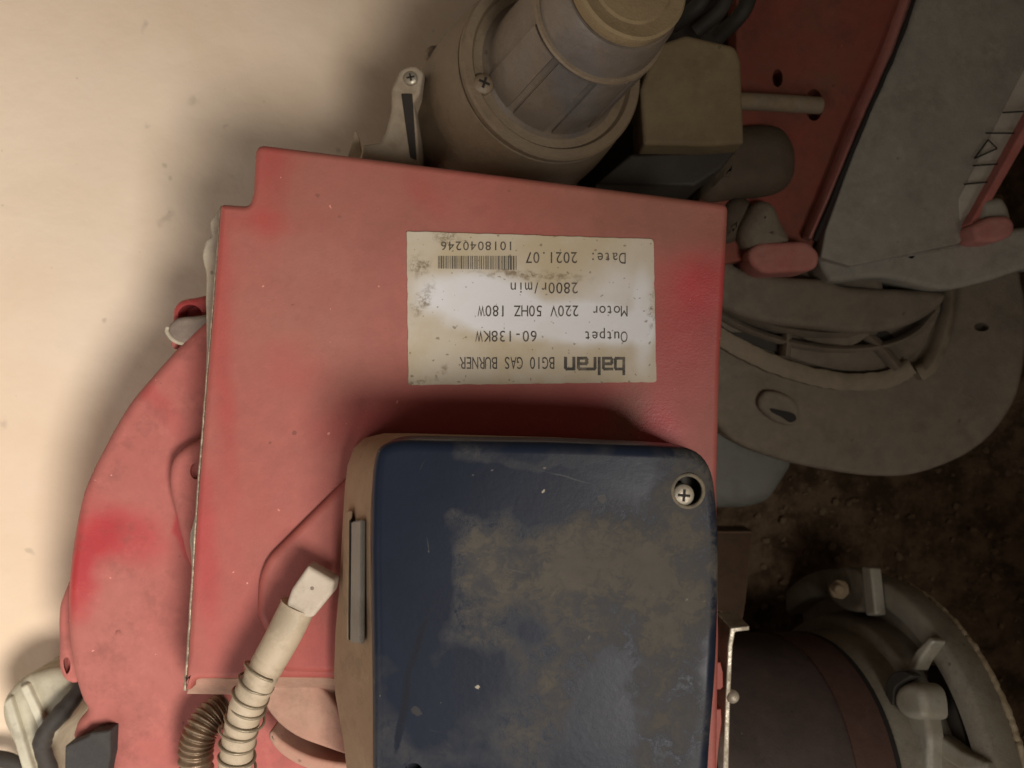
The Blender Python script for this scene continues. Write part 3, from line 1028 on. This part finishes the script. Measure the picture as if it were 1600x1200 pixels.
tube('cable', cc, lambda s: sz(13.5, .055) * (1 + .06 * math.sin(s * 23) + .04 * math.sin(s * 61)), m_cable, plug, 20)
tp = rounded([(101, 1166, 3), (136, 1151, 2), (142, 1145, 2), (172, 1141, 3), (173, 1180, 2), (166, 1225, 2), (100, 1225, 2)], 0)
plate('tape', tp, lambda x, y: .098 - .00005 * (y - 1141), .060, m_tape, plug, r=.0012)
tube('second_cable', [P(*v) for v in spline([(-30, 1188, .02), (0, 1186, .022), (25, 1196, .022), (50, 1230, .02)], 6)], .0045, m_cable, plug, 14)

# ------------------------------------------------------------------ second burner behind, upper right
mot = thing('burner_motor_unit', P(1150, 200, -.05), 'dusty second burner with a round grey motor and dark red side plate', 'burner')
# motor casing: lathe on an axis leaning to the upper right
A = P(795, 180, .020); Bp = P(989, -32, .165)
ax = (Bp - A).normalized(); Lm = (Bp - A).length
def onax(t): return A + ax * t
tf = 0.5
r1 = .0445
prof = [(-.03, .001), (-.03, .052), (0, .053), (.030, .0515), (.050, .0490), (.061, .0465)]
lathe('motor_body', A, Bp, prof + [(.062, .001)], m_motor, mot)
FA = .062
lathe('motor_flange', A, Bp, [(FA, .002), (FA, .0450), (FA + .0012, .0466), (FA + .005, .0468), (FA + .0064, .0458), (FA + .0060, .0415), (FA + .0035, .0400), (FA + .003, .002)], m_motor, mot)
NB = FA + .0032
lathe('motor_barrel', A, Bp, [(NB, .001), (NB, .0360), (NB + .002, .0345), (NB + .004, .0330), (Lm - .032, .0298), (Lm - .0315, .0300)] + [(Lm - .031, .001)], m_motor_n, mot)
lathe('barrel_bead', A, Bp, [(Lm - .0315, .028), (Lm - .0312, .0309), (Lm - .030, .0314), (Lm - .0288, .0309), (Lm - .0286, .028)], m_motor, mot)
lathe('barrel_neck', A, Bp, [(Lm - .0295, .001), (Lm - .0295, .0294), (Lm - .012, .0272), (Lm - .008, .0255), (Lm - .0078, .001)], m_motor_n, mot)
lathe('end_cap', A, Bp, [(Lm - .008, .001), (Lm - .008, .0242), (Lm - .0065, .0250), (Lm - .001, .0247), (Lm, .0236), (Lm - .0006, .0215), (Lm - .0012, .018), (Lm - .0002, .017), (Lm, .0)], m_cap, mot, wob=.01)
# raised longitudinal keys on the barrel
u, w = frame_of(ax)
def key(angle, half, t0, t1, rad0, rad1, hgt, nm='barrel_key'):
    bm = bmesh.new()
    rows = []
    for t, rad in ((t0, rad0), (t1, rad1)):
        row = []
        for k in range(7):
            a = angle + half * (k / 3 - 1)
            e = u * math.cos(a) + w * math.sin(a)
            row.append(onax(t) + e * (rad + hgt))
        rows.append(row)
    top = [[bm.verts.new(v) for v in r] for r in rows]
    bot = []
    for t, rad in ((t0, rad0), (t1, rad1)):
        row = []
        for k in range(7):
            a = angle + half * 1.08 * (k / 3 - 1)
            e = u * math.cos(a) + w * math.sin(a)
            row.append(bm.verts.new(onax(t) + e * (rad - .001)))
        bot.append(row)
    for k in range(6):
        bm.faces.new((top[0][k], top[0][k + 1], top[1][k + 1], top[1][k]))
        bm.faces.new((top[0][k], bot[0][k], bot[0][k + 1], top[0][k + 1]))
        bm.faces.new((top[1][k], top[1][k + 1], bot[1][k + 1], bot[1][k]))
    bm.faces.new((top[0][0], top[1][0], bot[1][0], bot[0][0]))
    bm.faces.new((top[0][6], bot[0][6], bot[1][6], top[1][6]))
    return finish(bm, nm, m_motor_n, mot)
def ang_for(px, py, t):
    best = 0; bd = 1e9
    for k in range(360):
        a = R(k)
        q = onax(t) + (u * math.cos(a) + w * math.sin(a)) * .031
        if q.dot(Vector((0, 0, 1))) < onax(t).z - .028: continue
        d = (H - q.z) / F
        e = (q.x / d + 800 - px) ** 2 + (-q.y / d + 600 - py) ** 2
        if e < bd: bd = e; best = a
    return best
am = ang_for(880, 130, NB + .02)
for da in (-.78, -.16, .46, 1.05):
    key(am + da, .25, NB + .003, Lm - .0325, .0326, .0297, .0016)
# flange screw
q = ang_for(768, 128, FA + .007)
sc_c = onax(FA + .0050) + (u * math.cos(q) + w * math.sin(q)) * .0385
screw('flange_screw', sc_c, ax, .0050, m_motor, mot, m_dark, rot=1.0)

# bracket with screw, left of the motor
br = rounded([(626, 106, 8), (648, 100, 8), (662, 112, 5), (656, 146, 5), (646, 160, 3), (652, 200, 3), (655, 260, 2), (560, 262, 2), (566, 226, 4), (594, 222, 6),
              (601, 208, 6), (611, 170, 8), (611, 138, 8)], 0)
plate('bracket', br, .062, .02, m_white_br, mot, r=.002)
plate('bracket_gap_shade', rounded([(627, 146, 2), (644, 146, 2), (651, 250, 1), (641, 246, 1)], 0), .0628, .055, m_black, mot, r=.0003)  # black sheet on the bracket face stands in for a shaded gap
screw('bracket_screw', P(642, 123, .0625), Vector((0, .1, 1)), sz(11, .06), m_steel, mot, m_dark, rot=.2)
lathe('rear_screw', P(684, 88, .03), P(672, 84, .05), [(0, .003), (.006, .0052), (.011, .0048), (.013, .003), (.0135, 0)], m_motor, mot, 24)

# khaki gearbox behind the motor, with its rod
plate('gearbox', rounded([(1025, 70, 8), (1072, 54, 6), (1150, 72, 10), (1158, 95, 4), (1163, 224, 5), (1112, 228, 3), (1005, 226, 6), (1000, 140)], 0), .070, .035, m_box_tan, mot, r=.0022)
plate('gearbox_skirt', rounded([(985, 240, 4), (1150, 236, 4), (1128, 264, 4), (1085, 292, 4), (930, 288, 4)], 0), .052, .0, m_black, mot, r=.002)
rod = [P(1150, 158, .040), P(1200, 160, .036), P(1280, 165, .026)]
tube('rod', rod, .0046, m_cast, mot, 20)
# dark red side plate with holes
side = rounded([(1150, -60), (1452, -60), (1268, 392, 3), (1205, 396), (1100, 420), (1090, 250), (1150, 180)], 0)
plate('side_plate', side, .020, -.02, m_red_dark, mot, r=.0012, holes=[(1272, 164, 14, 25, .012), (1215, 122, 8, 14, .012)])
# brighter rolled edge of that plate
EDGE_LATER = True
# round cover under the rod
m_brown_cast = dusty('dark brown casting', (0.055, 0.042, 0.028), (0.105, 0.078, 0.050), .55, .6, 40, grit=2.4, var=.3, wave=.8)  # darker brown than the other castings
plate('rounded_casting', [tuple(v) for v in spline([(1120, 200), (1170, 188), (1225, 190), (1250, 225), (1248, 272), (1220, 296), (1160, 304), (1100, 300)], 6, True)], .034, -.01, m_brown_cast, mot, r=.014, segs=9)
plate('small_casting', [tuple(v) for v in spline([(1166, 338), (1186, 312), (1212, 316), (1226, 346), (1238, 376), (1206, 390), (1172, 388), (1158, 364)], 6, True)], .034, -.01, m_cast_dark, mot, r=.009, segs=7)
plate('small_casting', [tuple(v) for v in spline([(1130, 330), (1150, 305), (1176, 312), (1180, 345), (1158, 372), (1130, 376)], 6, True)], .026, -.01, m_brown_cast, mot, r=.008, segs=7)
for (a, b) in (((1105, -20, .05), (1050, 40, .04)), ((1175, -20, .045), (1120, 60, .035)), ((1140, -20, .05), (1085, 50, .045))):
    tube('lead_wire', [P(*v) for v in spline([a, ((a[0] + b[0]) / 2 + 12, (a[1] + b[1]) / 2, a[2]), b], 6)], .0042, m_black, mot, 12)
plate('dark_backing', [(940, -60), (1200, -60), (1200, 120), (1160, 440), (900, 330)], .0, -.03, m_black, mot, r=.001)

# grey air-damper plate and its red edges
zg = lambda x, y: .030 - .00003 * (x - 1300)
gp = rounded([(1442, -60), (1800, -60), (1800, 120), (1604, 196), (1516, 352, 4), (1500, 380), (1330, 416), (1282, 402, 4), (1290, 360)], 0)
plate('damper_plate', gp, zg, -.01, m_grey_plate, mot, r=.001)
strip = rounded([(1600, 108), (1640, 130), (1604, 198, 3), (1532, 318, 4), (1500, 346, 6), (1498, 310, 3)], 0)
st = plate('warning_sticker', strip, lambda x, y: zg(x, y) + .0007, .018,
           dusty('dusty clear sticker', (0.48, 0.46, 0.40), (0.38, 0.34, 0.26), .45, .3, 90, var=.3), mot, r=.0003, segs=1)
def flat_strokes(name, segs_, wpx, z, mat, parent):
    bm = bmesh.new()
    for k, (a, b) in enumerate(segs_):
        a = Vector(a); b = Vector(b); d = (b - a).normalized(); n = Vector((-d.y, d.x)) * wpx / 2
        bm.faces.new([bm.verts.new(P(v.x, v.y, z + .00002 * k)) for v in (a + n, b + n, b - n, a - n)])
    me = bpy.data.meshes.new(name); bm.to_mesh(me); bm.free()
    return link(name, me, mat, parent)
flat_strokes('warning_symbol', [((1544, 218), (1558, 232)), ((1558, 232), (1522, 248)), ((1522, 248), (1544, 218)), ((1520, 259), (1562, 256)), ((1540, 208), (1585, 208)),
                                ((1566, 176), (1600, 174)), ((1506, 288), (1545, 284))], 2.6, .0262, m_dark, st)
rs = rounded([(1640, 128), (1652, 138), (1612, 206, 3), (1528, 352, 4), (1515, 350, 3), (1600, 198, 3)], 0)
plate('red_edge_strip', rs, .034, .0, m_red_edge, mot, r=.001)
band('rolled_edge', [(1440, -62), (1416, 8), (1390, 80), (1340, 192), (1300, 290), (1264, 372)], lambda s: 12 + 5 * math.sin(s * 3), .027, .012, m_lug, mot, jag=.3)
band('seam', [(1450, -62), (1426, 8), (1400, 80), (1351, 192), (1310, 290), (1274, 376)], 5.5, .0305, .002, m_dark, mot, jag=.8)
lug = rounded([(1168, 392, 10), (1186, 379, 10), (1262, 376, 12), (1282, 396, 10), (1278, 418, 10), (1262, 424, 10), (1192, 428, 12), (1172, 412, 10)], 0)
plate('clamp_lug', lug, .034, -.01, m_lug, mot, r=.0028, segs=5)
lug = rounded([(1520, 352, 8), (1545, 338, 10), (1578, 336, 12), (1588, 350, 8), (1584, 368, 8), (1560, 378, 8), (1526, 378, 8)], 0)
plate('clamp_lug', lug, .040, -.01, m_lug, mot, r=.0028, segs=5)
plate('lug_pad', rounded([(1530, 345, 8), (1540, 312, 10), (1568, 306, 8), (1578, 322, 6), (1584, 346, 8)], 0), .036, -.01, m_grey_plate, mot, r=.004)

# lumpy neck casting below the damper plate
neck = [tuple(v) for v in spline([(1282, 402), (1292, 432), (1310, 440), (1380, 434), (1470, 452), (1540, 440), (1610, 418), (1700, 400), (1700, 350), (1560, 360), (1500, 378), (1400, 395), (1330, 400)], 5, True)]
plate('neck_casting', neck, .022, -.03, m_grey_plate, mot, r=.003, holes=[(1400, 393, 9, 6, .003), (1424, 400, 5, 4, .003)])
base_n = [tuple(v) for v in spline([(1125, 400), (1160, 420), (1230, 432), (1290, 436), (1330, 448), (1420, 452), (1480, 460), (1440, 500), (1360, 520), (1260, 512), (1180, 500), (1120, 470)], 5, True)]
plate('neck_collar', base_n, .012, -.04, m_cast_dark, mot, r=.004)

# round mounting flange with gasket ring, slot, hub ribs
flo = [tuple(v) for v in spline([(1090, 560), (1110, 640), (1140, 684), (1210, 716), (1300, 736), (1370, 744), (1430, 741), (1500, 716), (1550, 680), (1585, 630), (1600, 580), (1606, 520),
                                 (1600, 450), (1560, 400), (1300, 380), (1120, 420)], 6, True)]
fl_ = plate('round_flange', flo, -.012, -.034, m_cast_dark, mot, r=.0032, holes=[(1534, 511, 12, 7, .006)], jag=.00012)
# slot with boss
plate('slot_boss', [tuple(v) for v in spline([(1186, 636), (1190, 616), (1206, 610), (1236, 620), (1250, 640), (1240, 664), (1210, 658)], 5, True)], -.0070, -.014, m_cast_dark, mot, r=.0026)
plate('slot', [tuple(v) for v in spline([(1204, 638), (1216, 640), (1240, 646), (1244, 656), (1234, 660), (1222, 652), (1206, 644)], 4, True)], -.0066, -.0080, m_dark, mot, r=.0003, segs=1)
# gasket ring arc: raised band
band('gasket_ring', [(1110, 515), (1135, 532), (1180, 556), (1240, 580), (1300, 594), (1350, 597), (1395, 590), (1425, 572)], 27, -.004, .010, m_ring, mot, jag=1.0)
band('gasket_ring', [(1436, 584), (1452, 574), (1466, 550), (1478, 515), (1486, 480), (1488, 450)], lambda s: 24 - 12 * s, -.004, .010, m_ring, mot, jag=1.0)
band('hub_step', [(1112, 482), (1170, 514), (1240, 536), (1310, 545), (1380, 540), (1430, 520), (1462, 486)], 11, .0, .01, m_cast_dark, mot, jag=.6)
band('hub_rib', [(1118, 468), (1160, 492), (1225, 512), (1300, 520), (1370, 514)], 16, .002, .02, m_cast_dark, mot)
band('hub_rib', [(1228, 505), (1230, 530), (1228, 556)], 14, -.001, .014, m_cast_dark, mot)
band('hub_rib', [(1352, 520), (1380, 545), (1405, 575)], 16, -.001, .014, m_cast_dark, mot)
band('hub_rib', [(1120, 430), (1150, 455), (1185, 480)], 20, .006, .02, m_grey_plate, mot)
lathe('hub', P(1300, 470, -.03), P(1300, 470, .2), [(0, .001), (0, .028), (.030, .028), (.032, .026), (.033, 0)], m_cast_dark, mot, 48)
plate('recess_plate', [tuple(v) for v in spline([(1120, 500), (1240, 560), (1340, 580), (1420, 560), (1470, 470), (1380, 440), (1200, 440)], 5, True)], -.0085, -.012, m_cast_dark, mot, r=.0005)  # floor of the recess, same grimy cast iron as the flange
plate('hub_pocket_shade', [tuple(v) for v in spline([(1140, 520), (1190, 520), (1226, 512), (1226, 546), (1205, 548), (1165, 534)], 4, True)], -.0078, -.0090, m_black, mot, r=.0003, segs=1)  # black sheets put pocket shade on the flat recess plate
plate('hub_pocket_shade', [tuple(v) for v in spline([(1366, 522), (1382, 516), (1400, 530), (1392, 540)], 4, True)], -.0078, -.0090, m_black, mot, r=.0003, segs=1)

# ------------------------------------------------------------------ pale grey panel between the two
gb = rounded([(1090, 640), (1240, 640), (1242, 730, 6), (1206, 786, 16), (1170, 796, 12), (1090, 796)], 0)
tag(plate('grey_panel', gb, -.040, -.095, m_greyblock, None, r=.012, segs=8), 'smooth pale grey panel half hidden under the round flange', 'metal panel')
# brown paper scrap
tag(plate('cardboard_scrap', rounded([(1100, 830), (1176, 830), (1165, 940), (1161, 966, 4), (1152, 970, 3), (1124, 956), (1100, 950)], 0), lambda x, y: .0 - .00035 * (965 - y), -.07,
          dusty('brown scrap', (0.12, 0.070, 0.040), (0.10, 0.062, 0.038), .5, .8, 30), None, r=.0006), 'brown cardboard scrap standing between control box and dark soil', 'cardboard')

# ------------------------------------------------------------------ blast tube with cast flange, bottom right
bt = thing('blast_tube', P(1300, 1150, -.1), 'sooty steel blast tube with a bare cast aluminium flange on its end', 'blast tube')
# L bracket
plate('angle_bracket', rounded([(1141, 981, 2), (1171, 978, 1), (1171, 985, 1), (1149, 988, 2), (1145, 1010), (1141, 1100), (1138, 1230), (1129, 1230), (1133, 1100), (1137, 1010)], 0), .090, .06, m_steel, bt, r=.0006)
lathe('rivet', P(1144, 1088, .088), P(1144, 1088, .5), [(0, .0034), (.002, .0032), (.0032, .002), (.0036, 0)], m_steel, bt, 20)
# round steel tube leaning to the left, on a wide cast ring
Q = P(1312, 1228, -.030)
D = Vector((-3.43, .417, 1.0)).normalized()
FR = local_frame(Q, D)
rf = (on_frame(FR, 1312, 888, 0) - on_frame(FR, 1312, 1228, 0)).length
def ring_profile(*pairs): return [(t, rf * k) for t, k in pairs]
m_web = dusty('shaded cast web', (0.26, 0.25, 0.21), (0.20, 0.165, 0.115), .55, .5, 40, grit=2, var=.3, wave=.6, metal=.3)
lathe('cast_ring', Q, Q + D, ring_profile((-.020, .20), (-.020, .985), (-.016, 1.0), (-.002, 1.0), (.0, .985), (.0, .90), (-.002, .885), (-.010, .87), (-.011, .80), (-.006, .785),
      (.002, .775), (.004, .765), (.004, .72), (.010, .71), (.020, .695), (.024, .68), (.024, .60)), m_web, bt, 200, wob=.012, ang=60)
lathe('tube', Q, Q + D, ring_profile((-.005, .30), (-.005, .68), (.030, .685), (.034, .675), (.30, .66), (.30, .05)), m_tube_dark, bt, 200)
lathe('heat_band', Q, Q + D, ring_profile((.026, .60), (.026, .688), (.050, .686), (.050, .60)), m_tube_red, bt, 200)
lathe('seam_groove', Q, Q + D, ring_profile((.0235, .60), (.0235, .692), (.0262, .692), (.0262, .60)), m_dark, bt, 200)
# chipped bright rim along the outer edge
bm = bmesh.new()
rimp = []
for k in range(150):
    th = R(8 + 84 * k / 149)
    q = Vector((math.sin(th), math.cos(th), 0)) * rf * (1.0 + .008 * mnoise.noise(Vector((k * .35, 2, 2))))
    q.z = -.0178 + 0.0009 * mnoise.noise(Vector((k * .6, 7, 2)))
    rimp.append(FR @ q)
add_tube(bm, rimp, lambda s: .0007 + .0012 * max(0, math.sin(s * 3.1)) * (1 + .5 * mnoise.noise(Vector((s * 22, 0, 0)))), 8)
finish(bm, 'chipped_rim', dusty('chipped bright rim', (0.42, 0.36, 0.25), (0.26, 0.19, 0.11), .5, .5, 120, grit=2.5), bt, 60)
def on_ring(name, pts, t1, t0, mat, r=.0012, holes=()):
    return plate(name, pts, t1, t0, mat, bt, r=r, frame=FR, holes=holes, segs=5)
# bolt lugs and ribs of the casting; black plates paint in its shaded hollows
on_ring('bolt_lug', [tuple(v) for v in spline([(1396, 1085), (1406, 1070), (1424, 1066), (1438, 1078), (1443, 1104), (1440, 1122), (1414, 1122), (1398, 1106)], 5, True)], .018, .003, m_alu, .004)
on_ring('bolt_lug', rounded([(1404, 1112, 8), (1446, 1114, 8), (1452, 1150, 8), (1452, 1250), (1400, 1250), (1398, 1150)], 0), .012, .003, m_alu, .003)
on_ring('casting_core_shade', [tuple(v) for v in spline([(1386, 1098), (1383, 1070), (1394, 1052), (1412, 1048), (1424, 1056), (1412, 1064), (1398, 1076), (1395, 1100)], 5, True)], .0180, .012, m_black, .0008)
on_ring('casting_core_shade', [tuple(v) for v in spline([(1452, 1040), (1474, 1060), (1494, 1110), (1508, 1160), (1500, 1176), (1472, 1150), (1456, 1120), (1448, 1080)], 5, True)], -.0040, -.012, m_black, .0008)
on_ring('rib', rounded([(1452, 994, 4), (1459, 1002, 4), (1438, 1030, 8), (1430, 1048, 5), (1416, 1042, 5), (1430, 1016, 6)], 0), .008, .0, m_alu, .0016)
on_ring('rib', rounded([(1446, 1132, 4), (1500, 1172, 4), (1540, 1190, 4), (1545, 1204), (1500, 1204), (1436, 1160, 6)], 0), .004, -.004, m_alu, .0018)
on_ring('rib', rounded([(1345, 884, 4), (1360, 886, 4), (1368, 960, 4), (1352, 962, 4)], 0), .008, .001, m_alu, .0014)
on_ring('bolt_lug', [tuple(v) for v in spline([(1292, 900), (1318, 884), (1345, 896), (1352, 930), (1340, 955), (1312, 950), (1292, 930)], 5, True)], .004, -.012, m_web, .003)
def hexnut(c, d, r, h, mat, parent):
    bm = bmesh.new()
    bmesh.ops.create_cone(bm, cap_ends=True, segments=6, radius1=r, radius2=r, depth=h, matrix=local_frame(c, d) @ Matrix.Rotation(.3, 4, 'Z'))
    bmesh.ops.bevel(bm, geom=list(bm.edges), offset=r * .12, segments=2, affect='EDGES')
    return finish(bm, 'nut', mat, parent)
nc = FR @ on_frame(FR, 1312, 921, .010)
hexnut(nc, Vector((-.4, .2, 1)), .0062, .007, m_cast, bt)
lathe('stud', nc, nc + Vector((-.4, .2, 1)), [(0, .0030), (.008, .0030), (.0088, .002), (.0088, 0)], m_cast, bt, 20)

# clear plastic shard poking up behind the lid
tag(plate('plastic_shard', [(543, 245), (549, 222), (555, 203), (560, 214), (566, 245)], .040, .036, m_clear, None, r=.0003, segs=1),
    'small pointed pale plastic shard poking up behind the red cover', 'plastic shard')
